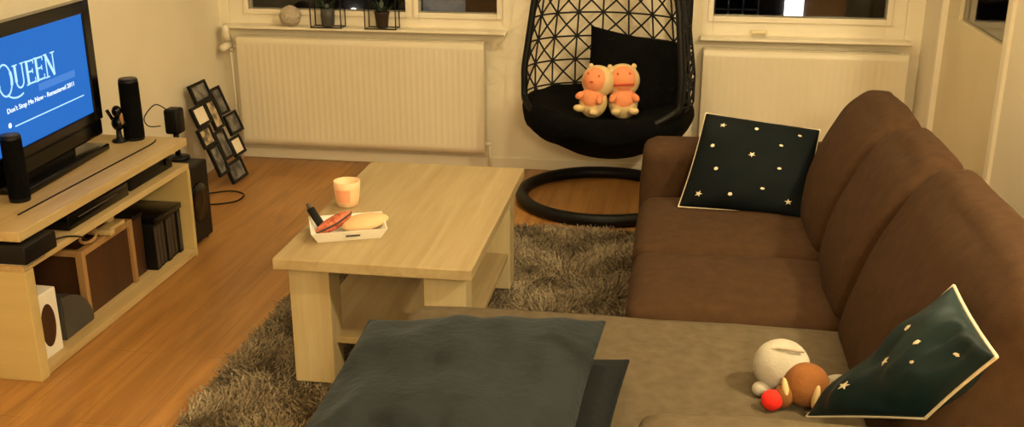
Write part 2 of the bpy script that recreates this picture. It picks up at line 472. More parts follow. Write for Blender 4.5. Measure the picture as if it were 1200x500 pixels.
# ------------------------------------------------------------------ rug (shaggy)
rug = thing('shaggy_rug', 'shaggy brown-grey rug lying on the wooden floor under the coffee table', 'rug')
RX0, RX1, RY0, RY1 = -1.41, .15, 1.9, 4.40
obj('rug_backing', box(RX0 + .01, RX1, RY0, RY1 - .01, 0.0005, .008), 'rug', rug)
rng = np.random.default_rng(3)
def pile():
    N = 64000
    x = rng.uniform(RX0, RX1, N); y = rng.uniform(RY0, RY1, N)
    keep = (y > 2.25) & ~((x > -.62) & (y < 2.55))
    x, y = x[keep], y[keep]; N = len(x)
    L = rng.uniform(.022, .036, N); a = rng.uniform(0, 2 * PI, N); w = rng.uniform(.002, .0036, N)
    # clumped lean direction
    fx = np.sin(x * 19 + np.sin(y * 13) * 2) ; fy = np.cos(y * 17 + np.sin(x * 11) * 2)
    lx = (fx * .6 + rng.normal(0, .5, N)) * L * .7; ly = (fy * .6 + rng.normal(0, .5, N)) * L * .7
    ux, uy = np.cos(a) * w, np.sin(a) * w
    V = np.zeros((N, 4, 3))
    V[:, 0] = np.c_[x - ux, y - uy, np.full(N, .006)]; V[:, 1] = np.c_[x + ux, y + uy, np.full(N, .006)]
    V[:, 2] = np.c_[x + ux * .8 + lx, y + uy * .8 + ly, L * .85]; V[:, 3] = np.c_[x - ux * .8 + lx, y - uy * .8 + ly, L * .85]
    V = V.reshape(-1, 3); F = (np.arange(N * 4).reshape(-1, 4)).tolist()
    return V.tolist(), [], F
def pile_material():
    m = M('shag_pile', 0.9)
    v = m.coord((1, 1, 1))
    n1 = m.n('ShaderNodeTexNoise', Scale=9.0, Detail=3.0); m.l(v, n1.inputs['Vector'])
    n2 = m.n('ShaderNodeTexNoise', Scale=160.0, Detail=2.0); m.l(v, n2.inputs['Vector'])
    ad = m.n('ShaderNodeMath', operation='ADD'); m.l(n1.outputs['Fac'], ad.inputs[0]); m.l(n2.outputs['Fac'], ad.inputs[1])
    hf = m.n('ShaderNodeMath', operation='MULTIPLY'); hf.inputs[1].default_value = .5; m.l(ad.outputs[0], hf.inputs[0])
    m.l(m.ramp(hf.outputs[0], [(.38, lin('#6A5B48')), (.62, lin('#A39478'))]), m.b.inputs['Base Color'])
    return m.m
mat['pile'] = pile_material()
p_ = obj('pile', pile(), 'pile', rug); p_['kind'] = 'stuff'

# ------------------------------------------------------------------ coffee table
ct = thing('coffee_table', 'low rectangular light oak coffee table with a lower shelf, standing on the rug', 'table', (-.862, 3.265, .028))
CX, CY = -.862, 3.265
def rel(bm, c=(CX, CY, .028)):
    bmesh.ops.translate(bm, verts=bm.verts, vec=(-c[0], -c[1], -c[2])); return bm
obj('tabletop', rel(box(-1.157, -.552, 2.737, 3.79, .430, .465, bev=.003)), 'table', ct)
for x0 in (-1.134, -.711):
    for y0 in (2.80, 3.63):
        obj('leg', rel(box(x0, x0 + .128, y0, y0 + .10, .028, .430, bev=.002)), 'tableleg', ct)
obj('shelf', rel(box(-1.125, -.59, 2.84, 3.70, .150, .172, bev=.002)), 'table', ct)

# cup / candle holder
cup = thing('candle_cup', 'round peach-coloured candle cup on the coffee table behind the white tray', 'cup', (-1.085, 3.255, .465))
obj('cup_wall', lathe(BM(), [(.030, 0.0), (.036, .003), (.041, .03), (.0445, .06), (.0455, .088), (.0425, .089), (.040, .07), (.001, .066)], 36), 'candle', cup, True)
lb = BM()
rows = []
for z, r in ((.02, .0398), (.065, .0457)):
    rows.append([lb.verts.new(((r + .0006) * math.cos(a), (r + .0006) * math.sin(a), z)) for a in [R(-130 + 70 * k / 12) for k in range(13)]])
for k in range(12): lb.faces.new((rows[0][k], rows[0][k + 1], rows[1][k + 1], rows[1][k]))
obj('label_patch', lb, 'candlelabel', cup, True)
obj('wick', tube(BM(), [(0, 0, .064), (0, 0, .076)], .0015, 6), 'black', cup)

# white tray with flared sides on the table
tray = thing('serving_tray', 'small white tray with angled sides near the coffee table\'s left corner', 'tray', (-1.0, 2.985, .465), (0, 0, R(22)))
def tray_bm():
    bm = BM(); t = .004
    a, b = (.098, .066), (.118, .086); h = .036
    def ring(w, z): return [bm.verts.new((sx * w[0], sy * w[1], z)) for sx, sy in ((-1, -1), (1, -1), (1, 1), (-1, 1))]
    o0 = ring(a, 0.0); o1 = ring(b, h); i1 = ring((b[0] - t, b[1] - t), h); i0 = ring((a[0] - t, a[1] - t), t)
    for p, q in ((o0, o1), (o1, i1), (i1, i0)):
        for k in range(4): bm.faces.new((p[k], p[(k + 1) % 4], q[(k + 1) % 4], q[k]))
    bm.faces.new(o0[::-1]); bm.faces.new(i0)
    return bm
obj('tray_body', tray_bm(), 'tray', tray)
sl = box(-.022, .022, -.0006, .0006, -.0045, .0045, bev=.0005)
bmesh.ops.rotate(sl, verts=sl.verts, cent=(0, 0, 0), matrix=Matrix.Rotation(R(-29), 3, 'X'))
bmesh.ops.translate(sl, verts=sl.verts, vec=(0.01, -.0785, .020))
obj('handle_slot', sl, 'leather2', tray)
# things in the tray
cl = BM(); ell(cl, (0, 0, 0), (.078, .052, .02))
o = obj('folded_cloth', cl, 'bread', None, True); o.location = (-.955, 3.02, .494); o.rotation_euler = (R(4), R(-6), R(24))
tag(o, 'flat round beige bread roll in the right side of the white tray', 'bread')
o.name = 'bread_roll'
purse = thing('glasses_case', 'red patterned oblong case with dark hinge band, leaning up in the white tray', 'case', (-1.045, 2.985, .497), (R(0), R(-18), R(48)))
b_ = BM(); ell(b_, (0, 0, 0), (.068, .026, .020)); obj('case_body', b_, 'leather', purse, True)
b_ = BM(); tube(b_, [(-.068, 0, 0), (-.05, -.017, .006), (0, -.026, .006), (.05, -.017, .006), (.068, 0, 0)], .0035, 8); obj('seam_band', b_, 'leather2', purse, True)
rem = thing('pen_holder', 'small dark stick-like gadget on the left rim of the white tray', 'gadget', (-1.098, 2.985, .505), (R(14), R(30), R(-42)))
b_ = box(-.052, .040, -.013, .013, -.006, .006, bev=.004); obj('gadget_body', b_, 'black', rem, True)
b_ = box(-.072, -.050, -.006, .006, -.004, .004, bev=.002); obj('gadget_tip', b_, 'grey', rem, True)
rem.name = 'small_gadget'

# ------------------------------------------------------------------ TV stand
st = thing('tv_stand', 'pale pine low television stand with open shelves along the left wall', 'tv stand', (0, 0, 0))
FX, BX_, NY, EY = -1.955, -2.405, 2.712, 3.855
obj('top_board', box(BX_, FX, NY, EY, .478, .510, bev=.002), 'standx', st)
obj('middle_shelf', box(BX_, FX - .002, NY, EY, .378, .402, bev=.002), 'standx', st)
obj('bottom_shelf', box(BX_, FX - .002, NY + .022, EY - .022, .004, .030, bev=.002), 'standx', st)
obj('end_panel', box(BX_, FX, NY, NY + .045, 0.0, .378, bev=.002), 'standz', st)
obj('end_panel', box(BX_, FX, EY - .022, EY, 0.0, .378, bev=.002), 'standz', st)
obj('back_panel', box(BX_ - .008, BX_, NY, EY, 0.0, .51, bev=.001), 'standz', st)
obj('riser', box(BX_, FX - .10, EY - .03, EY - .008, .402, .478), 'black', st)
obj('riser', box(BX_, BX_ + .05, NY + .02, NY + .05, .402, .478), 'standx', st)

# set-top box, player and strip in the upper slot
def device(name, label, cat, x0, x1, y0, y1, z0, z1, m='black', extra=None):
    c = ((x0 + x1) / 2, (y0 + y1) / 2, z0)
    t = thing(name, label, cat, c)
    bm = box(x0, x1, y0, y1, z0, z1, bev=.004); rel(bm, c)
    obj('casing', bm, m, t, True)
    if extra: extra(t, c)
    return t
def feet_strip(t, c):
    obj('base_trim', rel(box(-2.27, -1.935, 2.70, 2.80, .4025, .4105, bev=.003), c), 'chrome', t, True)
device('set_top_box', 'flat black set-top box with grey lower edge in the near end of the stand\'s slot', 'set-top box', -2.28, -1.930, 2.690, 2.86, .411, .470, 'black', feet_strip)
device('media_player', 'long slim black player in the middle of the stand\'s upper slot', 'player', -2.33, -1.985, 3.02, 3.42, .4025, .455, 'gloss',
       lambda t, c: obj('disc_slot', rel(box(-1.9855, -1.984, 3.08, 3.34, .432, .436), c), 'grey', t))
device('amplifier', 'black receiver at the far end of the stand\'s upper slot', 'receiver', -2.33, -1.998, 3.46, 3.80, .4025, .474, 'black',
       lambda t, c: obj('volume_knob', rel(tube(BM(), [(-1.998, 3.74, .438), (-1.988, 3.74, .438)], .014, 18), c), 'gloss', t))
pl = thing('cable_with_plug', 'thin black cable with metal plug hanging off the stand\'s middle shelf', 'cable')
obj('cable_line', tube(BM(), smooth_pts([(-2.10, 2.86, .4065), (-2.03, 2.875, .407), (-1.985, 2.915, .410), (-1.958, 2.96, .408), (-1.948, 3.02, .385), (-1.948, 3.05, .362)]), .0028, 8), 'black', pl, True)
obj('plug', tube(BM(), [(-2.05, 2.872, .411), (-1.998, 2.905, .412)], .0085, 12), 'chrome', pl, True)
o = obj('flat_cable', tube(BM(), smooth_pts([(-2.052, 2.86, .5125), (-2.050, 3.1, .5125), (-2.047, 3.4, .5125), (-2.044, 3.72, .5125), (-2.06, 3.80, .5125)]), .0028, 8), 'black', None, True)
tag(o, 'thin black cable lying straight along the top of the television stand', 'cable')

# contents of the big compartment
t = thing('white_box', 'white cardboard box with dark oval cut-out, near end of the stand\'s bottom shelf', 'box', (-2.09, 2.815, .03), (0, 0, R(-2)))
obj('box_body', box(-.10, .10, -.05, .085, 0, .225, bev=.004), 'white', t)
ov = BM(); ell(ov, (.1005, .025, .11), (.0012, .038, .075), seg=20); obj('oval_window', ov, 'crate', t, True)
t = thing('helmet_shell', 'dark grey rounded shell standing in front of the brown wooden case', 'helmet', (-2.035, 3.02, .03))
s_ = BM()
def shell():
    bm = BM(); prof = []
    for k in range(13):
        a = PI / 2 * k / 12; prof.append((.115 * math.sin(a), .155 * math.cos(a)))
    f = [bm.verts.new((.03, -.075 + 0, 0))] + [bm.verts.new((.03, -.075 + r * 1.55, z)) for r, z in prof]
    b = [bm.verts.new((-.03, -.075 + 0, 0))] + [bm.verts.new((-.03, -.075 + r * 1.55, z)) for r, z in prof]
    bm.faces.new(f); bm.faces.new(b[::-1])
    for k in range(len(f)): bm.faces.new((f[k], b[k], b[(k + 1) % len(f)], f[(k + 1) % len(f)]))
    return bm
bm = shell(); bmesh.ops.bevel(bm, geom=list(bm.edges), offset=.004, segments=2, affect='EDGES')
obj('shell_body', bm, 'grey', t); t.name = 'rounded_case'; t['label'] = 'dark grey quarter-round case standing in front of the brown wooden box'; t['category'] = 'case'
t = thing('wooden_case', 'brown wooden case with worn light edges in the middle of the stand\'s bottom shelf', 'case', (-2.15, 3.30, .03))
obj('case_body', box(-.14, .115, -.16, .17, 0, .235, bev=.003), 'crate', t)
e_ = BM()
for a in (-.175, .158): bx(e_, .10, .128, a, a + .022, 0, .255, bev=.002)
bx(e_, .10, .128, -.153, .158, .233, .255, bev=.002); bx(e_, -.14, .10, -.175, -.155, .233, .255, bev=.002); bx(e_, -.14, .10, .160, .18, .233, .255, bev=.002)
obj('case_rim', e_, 'crateedge', t)
t = thing('carved_ornament', 'small carved wooden pieces lying on top of the brown wooden case', 'ornament', (-2.05, 3.34, .285))
b_ = BM(); bx(b_, -.05, .05, -.05, -.02, .0, .02, bev=.005); bx(b_, -.02, .03, -.02, .09, 0.0, .018, bev=.005); bx(b_, -.03, .0, .03, .07, .018, .045, bev=.006)
obj('wood_piece', b_, 'standx', t, True)
b_ = BM(); tube(b_, [(0.0 + .028 * math.cos(a), -.12 + .028 * math.sin(a), .008 + .012 * (1 + math.sin(a))) for a in [2 * PI * k / 20 for k in range(20)]], .0065, 8, True)
obj('wood_ring', b_, 'crateedge', t, True)
t = thing('dark_box', 'plain dark brown box between the wooden case and the row of black cases', 'box', (-2.16, 3.535, .03))
obj('box_body', box(-.14, .12, -.045, .045, 0, .235, bev=.003), 'crate', t)
obj('box_lid', box(-.145, .125, -.049, .049, .235, .25, bev=.002), 'black', t)
# row of dark cases
first = None
places = ['nearest the dark brown box', 'second from the dark brown box', 'third from the dark brown box', 'fourth from the dark brown box', 'fifth from the dark brown box', 'sixth from the dark brown box', 'touching the far end panel']
yy = 3.590
for k in range(7):
    w = .033
    if first is None:
        first = thing('disc_case', '', 'disc case', (-2.06, yy + w / 2, .03), group='dark disc cases in the stand')
        obj('case_shell', box(-.14, .06, -w / 2 + .001, w / 2 - .001, 0, .19, bev=.002), 'black', first)
        obj('spine_card', box(.0598, .0612, -w / 2 + .005, w / 2 - .005, .012, .178), 'spines', first)
        o = first
    else:
        o = copy_tree(first); o.location = (-2.06 + random.uniform(-.008, .012), yy + w / 2, .03)
    o['label'] = 'dark upright disc case on the stand\'s bottom shelf, ' + places[k]
    yy += w
device('black_case', 'flat black box lying on top of the row of dark disc cases', 'box', -2.19, -1.99, 3.60, 3.82, .2205, .245, 'gloss',
       lambda t, c: obj('lid_line', rel(box(-1.9902, -1.989, 3.61, 3.81, .2365, .238), c), 'grey', t))
device('black_bag', 'black box under the shelf behind the carved wooden pieces', 'box', -2.38, -2.30, 3.05, 3.5, .0305, .33, 'black')
bpy.data.objects['black_bag'].name = 'storage_box'

# television
a4 = R(4)
tv = thing('television', 'flat black television showing a blue music screen, on the pine stand', 'television', (-2.228, 3.70, .511), (0, 0, 0))
ux = Vector((math.sin(a4), -math.cos(a4), 0)); nn = Vector((math.cos(a4), math.sin(a4), 0))
tvm = Matrix(((-ux.x, -nn.x, 0, 0), (-ux.y, -nn.y, 0, 0), (0, 0, 1, 0), (0, 0, 0, 1)))
# local frame: x toward the far (right) edge of the panel, y into the wall, z up
tv.matrix_world = Matrix.Translation((-2.228, 3.70, .511)) @ tvm
z0, z1 = .110, .572
bz = BM()
bx(bz, -.825, -.770, -.012, .03, z0, z1, bev=.004); bx(bz, -.056, 0, -.012, .03, z0, z1, bev=.004)
bx(bz, -.772, -.054, -.012, .03, z0, .147, bev=.004); bx(bz, -.772, -.054, -.012, .03, .525, z1, bev=.004)
obj('bezel', bz, 'gloss', tv)
obj('rear_housing', box(-.74, -.075, .03, .085, z0 + .04, z1 - .05, bev=.02), 'black', tv)
scr = obj('screen', box(-.772, -.054, -.004, .028, .145, .527), 'screen', tv)
obj('speaker_bar', box(-.825, 0, -.006, .026, .045, z0, bev=.01), 'gloss', tv)
obj('stand_neck', box(-.60, -.22, .0, .05, 0.02, .06, bev=.006), 'gloss', tv)
fb = box(-.66, -.06, -.055, .15, .0, .026, bev=.008, seg=3)
obj('stand_foot', fb, 'gloss', tv, True)
def on_screen(bm, x, z, m, nm, rx=1.0, rz=1.0):
    for v in bm.verts: v.co = Vector((x + v.co.x * rx, -.0045 - v.co.z * .5, z + v.co.y * rz))
    return obj(nm, bm, m, scr)
# serif lettering of the band title
def stroke(bm, x0, y0, x1, y1, w):
    d = Vector((x1 - x0, y1 - y0, 0)); n_ = Vector((-d.y, d.x, 0)).normalized() * w / 2
    p = [Vector((x0, y0, 0)) - n_, Vector((x1, y1, 0)) - n_, Vector((x1, y1, 0)) + n_, Vector((x0, y0, 0)) + n_]
    lo_ = [bm.verts.new(q) for q in p]; hi_ = [bm.verts.new(q + Vector((0, 0, .0016))) for q in p]
    bm.faces.new(lo_); bm.faces.new(hi_[::-1])
    for k in range(4): bm.faces.new((lo_[k], lo_[(k + 1) % 4], hi_[(k + 1) % 4], hi_[k]))
def arc(bm, cx, cy, rx, ry, a0, a1, w, n=14):
    for k in range(n):
        a, b = R(a0 + (a1 - a0) * k / n), R(a0 + (a1 - a0) * (k + 1.15) / n)
        stroke(bm, cx + rx * math.cos(a), cy + ry * math.sin(a), cx + rx * math.cos(b), cy + ry * math.sin(b), w)
tt = BM(); Hh, tk, tn = .076, .0115, .0055
arc(tt, -.035, .040, .034, .050, 20, 160, tn); arc(tt, -.035, .040, .034, .050, 160, 200, tk); arc(tt, -.035, .040, .034, .050, 200, 380, tn); arc(tt, -.035, .040, .034, .050, -25, 25, tk)
arc(tt, .018, .020, .062, .045, 215, 300, tn)
def serif(x, y, w=.013): stroke(tt, x - w, y, x + w, y, .004)
x = .022
stroke(tt, x, .022, x, Hh, tk); arc(tt, x + .019, .022, .019, .021, 180, 360, tn); stroke(tt, x + .038, .022, x + .038, Hh, tn); serif(x, Hh); serif(x + .038, Hh, .010)
for x in (.085, .137):
    stroke(tt, x, 0, x, Hh, tk); stroke(tt, x, Hh - .002, x + .036, Hh - .002, tn); stroke(tt, x, .002, x + .038, .002, tn); stroke(tt, x, Hh * .52, x + .028, Hh * .52, tn)
    stroke(tt, x + .036, Hh, x + .036, Hh - .014, .004); stroke(tt, x + .038, 0, x + .038, .016, .004); stroke(tt, x + .028, Hh * .52 - .008, x + .028, Hh * .52 + .008, .004); serif(x - .004, Hh, .008); serif(x - .004, 0, .008)
x = .192
stroke(tt, x, 0, x, Hh, tn); stroke(tt, x, Hh, x + .042, 0, tk); stroke(tt, x + .042, 0, x + .042, Hh, tn); serif(x - .002, Hh, .010); serif(x, 0); serif(x + .042, Hh)
on_screen(tt, -.578, .343, 'screen_text', 'title_lettering', 1.18, 1.05)
on_screen(text_bm("Don't Stop Me Now - Remastered 2011", .024, .0011), -.635, .276, 'screen_white', 'song_lettering', 1.18, 1.0)
on_screen(tube(BM(), [(-.60, -0.0, 0), (-.115, 0.0, 0)], .0022, 6), 0, .226, 'screen_text', 'progress_bar')
pil = BM(); bx(pil, -.42, -.16, -.013, .013, 0, .0008, bev=.0003); on_screen(pil, 0, .320, 'screen_pill', 'button_pill')
b_ = BM(); ell(b_, (-.63, .0, 0), (.010, .009, .001)); on_screen(b_, 0, .236, 'screen_white', 'dot_icon')

# speakers
def speaker(label, loc, h, r):
    t = thing('loudspeaker', label, 'loudspeaker', loc, group='cylindrical loudspeakers beside the television')
    obj('speaker_body', lathe(BM(), [(r * .96, .0), (r, .006), (r * .98, h * .5), (r * .95, h - .008), (r * .88, h)], 36), 'black', t, True)
    obj('top_cap', lathe(BM(), [(r * .86, h), (r * .84, h + .002), (r * .5, h + .003)], 36), 'grey', t, True)
    g = BM(); lathe(g, [(r * 1.0, .012), (r * 1.012, .02), (r * .992, h * .5), (r * .965, h - .02), (r * .95, h - .012)], 36)
    obj('grille_cloth', g, 'blackfab', t, True)
speaker('black cylindrical loudspeaker on the stand to the right of the television', (-2.150, 3.800, .511), .248, .040)
speaker('black cylindrical loudspeaker on the stand in front of the television\'s screen corner', (-2.135, 3.000, .511), .225, .034)

# small dark gadget between tv and speaker
t = thing('desk_figurine', 'small dark figurine beside the television, in front of the right loudspeaker', 'figurine', (-2.19, 3.755, .511))
b_ = BM(); lathe(b_, [(.03, 0), (.03, .008), (.012, .014), (.010, .05), (.016, .06)], 20); obj('figurine_base', b_, 'black', t, True)
b_ = BM(); ell(b_, (0, 0, .075), (.026, .02, .03)); ell(b_, (.005, -.006, .125), (.02, .018, .024)); tube(b_, [(-.02, .0, .09), (-.035, -.01, .13)], .007); tube(b_, [(.02, .0, .09), (.034, .01, .06)], .007)
obj('figurine_body', b_, 'gloss', t, True)
b_ = BM(); ell(b_, (.02, -.004, .095), (.008, .008, .03)); obj('highlight_band', b_, 'crateedge', t, True)
# small black cube speaker on the wall end of stand with cable
t = thing('webcam_cube', 'small black box with thin looped cable at the far end of the stand', 'gadget', (-2.09, 3.945, .0))
bpy.data.objects['webcam_cube'].name = 'cube_gadget'

# subwoofer on the floor at the far end
t.location = (-2.115, 4.06, .352)
obj('gadget_body', box(-.03, .035, -.02, .05, .115, .225, bev=.012, seg=3), 'black', t, True)
obj('gadget_stem', tube(BM(), [(0, .02, 0), (0, .02, .14)], .012, 12), 'black', t, True)
obj('gadget_foot', lathe(BM(), [(.05, 0), (.048, .01), (.01, .016)], 24, (0, .02, 0)), 'black', t, True)
obj('gadget_cable', tube(BM(), smooth_pts([(-.02, .0, .22), (-.06, -.02, .245), (-.11, -.03, .19), (-.10, -.02, .15), (-.05, -.01, .15)]), .0025, 8), 'black', t, True)
sw = thing('subwoofer', 'black box subwoofer on the floor at the far end of the television stand', 'subwoofer', (-2.14, 4.00, 0))
obj('cabinet', box(-.145, .145, -.13, .10, .012, .352, bev=.008), 'black', sw)
obj('driver_cone', lathe(BM(), [(.085, 0), (.08, .006), (.03, .002)], 32), 'gloss', sw, True).matrix_local = Matrix.Translation((.145, -.01, .19)) @ Matrix.Rotation(R(90), 4, 'Y')
for sx in (-.12, .12):
    for sy in (-.10, .07): obj('foot', lathe(BM(), [(.012, 0), (.012, .014)], 12, (sx, sy, 0)), 'black', sw)
o = obj('floor_cable', tube(BM(), smooth_pts([(-2.30, 4.62, .004), (-2.18, 4.70, .004), (-2.09, 4.66, .004), (-2.08, 4.56, .004), (-2.14, 4.50, .004), (-2.28, 4.44, .004), (-2.38, 4.30, .004)]), .004, 8), 'black', None, True)
tag(o, 'thin black cable looping on the floor below the picture collage', 'cable')

# ------------------------------------------------------------------ photo collage leaning on left wall
lean_a = math.atan2(.22, .56)
pc = thing('photo_collage', 'black multi-photo frame of ten staggered pictures leaning against the left wall corner', 'picture frame', (-2.205, 4.8, .0))
vdir = Vector((-.22, 0, .56)).normalized(); udir = Vector((0, 1, 0)); ndir = udir.cross(vdir)
pc.matrix_world = Matrix.Translation((-2.205, 4.8, .004)) @ Matrix((
    (udir.x, ndir.x, vdir.x, 0), (udir.y, ndir.y, vdir.y, 0), (udir.z, ndir.z, vdir.z, 0), (0, 0, 0, 1)))
FR = [(-.01, .17, .44, .54, 'photo_a'), (.172, .285, .332, .48, 'photo_a'), (-.09, .06, .332, .438, 'photo_b'), (.062, .17, .28, .438, 'photo_c'),
      (.19, .34, .215, .328, 'photo_a'), (-.12, .015, .228, .33, 'photo_c'), (.018, .13, .125, .278, 'photo_a'), (.132, .262, .11, .21, 'photo_b'),
      (-.10, .015, .07, .226, 'photo_a'), (-.01, .17, .002, .107, 'photo_a')]
sgn = 1 if ndir.x > 0 else -1
for (u0, u1, v0, v1, pm) in FR:
    e = .014; f = BM(); y0, y1 = (-.018 if sgn < 0 else 0.0), (0.0 if sgn < 0 else .018)
    bx(f, u0, u0 + e, y0, y1, v0, v1, bev=.002); bx(f, u1 - e, u1, y0, y1, v0, v1, bev=.002)
    bx(f, u0 + e, u1 - e, y0, y1, v0, v0 + e, bev=.002); bx(f, u0 + e, u1 - e, y0, y1, v1 - e, v1, bev=.002)
    fo = obj('picture_frame', f, 'black', pc)
    ym = (.010 * sgn)
    obj('photograph', box(u0 + e, u1 - e, min(ym, ym - .003 * sgn), max(ym, ym - .003 * sgn), v0 + e, v1 - e), pm, fo)

# ------------------------------------------------------------------ radiators
def radiator(label, x0, x1, z0, z1, yb, ribs):
    t = thing('radiator', label, 'radiator', (x0, yb, z0), group='radiators under the windows')
    w, h = x1 - x0, z1 - z0
    # corrugated front
    bm = BM(); yf = -.10
    xs = []; n = ribs * 10
    e = .028
    def depth(x):
        if x < e or x > w - e: return 0
        k = (x - e) / (w - 2 * e) * ribs
        s = k - math.floor(k)
        return .0018 * (0.5 - 0.5 * math.cos(2 * PI * s)) ** 0.6
    rows = []
    zs = [(.0, 0), (.035, 0), (.05, 1), (h - .05, 1), (h - .035, 0), (h, 0)]
    for z, on in zs:
        rows.append([bm.verts.new((w * i / n, yf + depth(w * i / n) * on, z)) for i in range(n + 1)])
    for a, b in zip(rows, rows[1:]):
        for i in range(n): bm.faces.new((a[i], a[i + 1], b[i + 1], b[i]))
    # returns
    back = [[bm.verts.new((w * i / n, yf + .018, z)) for i in range(n + 1)] for z in (0, h)]
    for i in range(n):
        bm.faces.new((rows[0][i], back[0][i], back[0][i + 1], rows[0][i + 1])); bm.faces.new((rows[-1][i], rows[-1][i + 1], back[1][i + 1], back[1][i]))
        bm.faces.new((back[0][i], back[1][i], back[1][i + 1], back[0][i + 1]))
    obj('front_panel', bm, 'radiator', t, True)
    for p in t.children[0].data.polygons: p.use_smooth = abs(p.normal.y) > .5
    obj('rear_panel', box(0, w, -.045, -.03, 0, h, bev=.003), 'radiator', t)
    g = BM()
    bx(g, 0, w, -.082, -.072, h - .006, h + .004, bev=.001); bx(g, 0, w, -.04, -.03, h - .006, h + .004, bev=.001)
    k = 0
    while k * .02 < w - .01: bx(g, k * .02, k * .02 + .008, -.082, -.03, h - .004, h + .002); k += 1
    obj('top_grille', g, 'radiator', t)
    for a in (-.003, w): obj('side_cover', box(a, a + .003, -.099, -.03, .004, h - .004, bev=.001), 'radiator', t)
    for a in (.15, w - .18): obj('wall_bracket', box(a, a + .03, -.03, -.001, .05, h - .05), 'radiator', t)
    return t
r1 = radiator('long white ribbed radiator under the left window', -2.315, -.978, .10, .685, YF - .0, 40)
r2 = radiator('white ribbed radiator under the right window, partly hidden by the sofa', .137, 1.112, .10, .685, YF - .0, 29)
vb = BM(); tube(vb, [(0, -.06, .53), (-.05, -.06, .53)], .010, 12); tube(vb, [(-.05, -.06, .50), (-.05, -.06, .57)], .013, 12)
obj('valve_body', vb, 'trim', r1, True)
vb = BM(); tube(vb, [(-.05, -.065, .555), (-.055, -.10, .60), (-.045, -.115, .65)], .02, 14, rads=[.016, .022, .017]); tube(vb, [(-.050, -.07, .54), (-.072, -.13, .525)], .02, 14)
obj('thermostat_knob', vb, 'trim', r1, True)
vb = BM(); tube(vb, [(-.05, -.06, .50), (-.05, -.05, .2), (-.05, -.03, -.10)], .008, 10); obj('pipe', vb, 'trim', r1, True)
vb = BM(); tube(vb, [(1.337, -.06, .045), (1.365, -.06, .045)], .012, 12); tube(vb, [(1.362, -.06, .06), (1.362, -.055, -.10)], .008, 10); obj('valve_body', vb, 'trim', r1, True)

# ------------------------------------------------------------------ window sill objects
b = bmesh.new(); bmesh.ops.create_icosphere(b, subdivisions=2, radius=.058)
o = obj('knitted_ball', b, 'knit', None, False); o.location = (-2.022, YF - .05, .742 + .053)
tag(o, 'greyish faceted ball ornament on the left window sill', 'ornament')
def planter(label, x, kind):
    t = thing('potted_plant', label, 'plant', (x, YF - .052, .742), group='caged plants on the window sill')
    w, h, d_, r = .082, .20, .038, .0032
    f = BM()
    c = [(-w, -d_), (w, -d_), (w, d_), (-w, d_)]
    for z in (r, h): tube(f, [(a, b_, z) for a, b_ in c], r, 6, True)
    for a, b_ in c: tube(f, [(a, b_, 0), (a, b_, h + r)], r, 6)
    obj('wire_cage', f, 'blackmetal', t)
    if kind == 0: prof = [(.030, .006), (.034, .02), (.037, .06), (.037, .10), (.034, .10), (.030, .09)]
    else: prof = [(.028, .006), (.030, .01), (.0375, .075), (.040, .078), (.040, .088), (.034, .088), (.030, .08)]
    obj('pot', lathe(BM(), prof, 28), 'grey' if kind == 0 else 'soil', t, True)
    lf = BM(); random.seed(11 + kind)
    for k in range(26):
        a = random.uniform(0, 2 * PI); L = random.uniform(.05, .10); el = random.uniform(.3, 1.3)
        p0 = Vector((0.012 * math.cos(a), 0.012 * math.sin(a), .085)); dr = Vector((math.cos(a) * math.cos(el), math.sin(a) * math.cos(el) * .42, math.sin(el)))
        s = dr.cross(Vector((0, 0, 1))).normalized() * .012
        p1 = p0 + dr * L * .55; p2 = p0 + dr * L + Vector((0, 0, -.01))
        vs_ = [lf.verts.new(q) for q in (p0, p1 + s, p2, p1 - s)]
        lf.faces.new(vs_)
        v2 = [lf.verts.new(q + Vector((0, 0, -.0012))) for q in (p0, p1 + s, p2, p1 - s)]; lf.faces.new(v2[::-1])
    obj('foliage', lf, 'leaf', t)
planter('small plant in a grey pot and black wire cage, next to the faceted ball', -1.816, 0)
planter('small plant in a dark tapered pot and black wire cage, nearer the mullion', -1.522, 1)

# ------------------------------------------------------------------ hanging egg chair
ch = thing('hanging_egg_chair', 'black woven hanging egg chair on a ring stand, between the two windows', 'chair', (-.31, 4.85, 0))
HC = Vector((-.31, 4.85, 0))
RG = .385
ring = BM()
tube(ring, [(-.01 + (RG + .01) * math.cos(a), -.0 + RG * math.sin(a), .030) for a in [2 * PI * k / 72 for k in range(72)]], .030, 14, True)
obj('base_ring', ring, 'blackmetal', ch, True)
mast = smooth_pts([(.325, .19, .05), (.345, .22, .35), (.36, .25, .9), (.34, .26, 1.4), (.22, .20, 1.85), (.06, .06, 2.02), (0, 0, 2.0)], 8)
obj('mast', tube(BM(), mast, .020, 12), 'blackmetal', ch, True)
obj('chain', tube(BM(), [(0, 0, 2.0), (0, 0, 1.87)], .006, 8), 'chrome', ch, True)
YAW = R(-14)  # opening turned slightly to the left of the camera
def halfw(z):
    # half width of the egg against height
    pts = [(.232, .0), (.25, .16), (.30, .27), (.38, .36), (.50, .405), (.65, .405), (.95, .36), (1.25, .29), (1.55, .20), (1.75, .11), (1.87, .0)]
    if z <= pts[0][0] or z >= pts[-1][0]: return 0.001
    for (a, b), (c, d_) in zip(pts, pts[1:]):
        if z <= c:
            t = (z - a) / (c - a)
            # smoother start at bottom
            return b + (d_ - b) * (math.sqrt(t) if a < .25 else t)
    return 0
def egg(z, phi):
    """phi = 0 at the back of the shell, +-pi at the front"""
    w = halfw(z)
    x = math.sin(phi) * w; y = math.cos(phi) * w * .80
    c, s = math.cos(YAW), math.sin(YAW)
    return Vector((x * c - y * s, x * s + y * c, z))
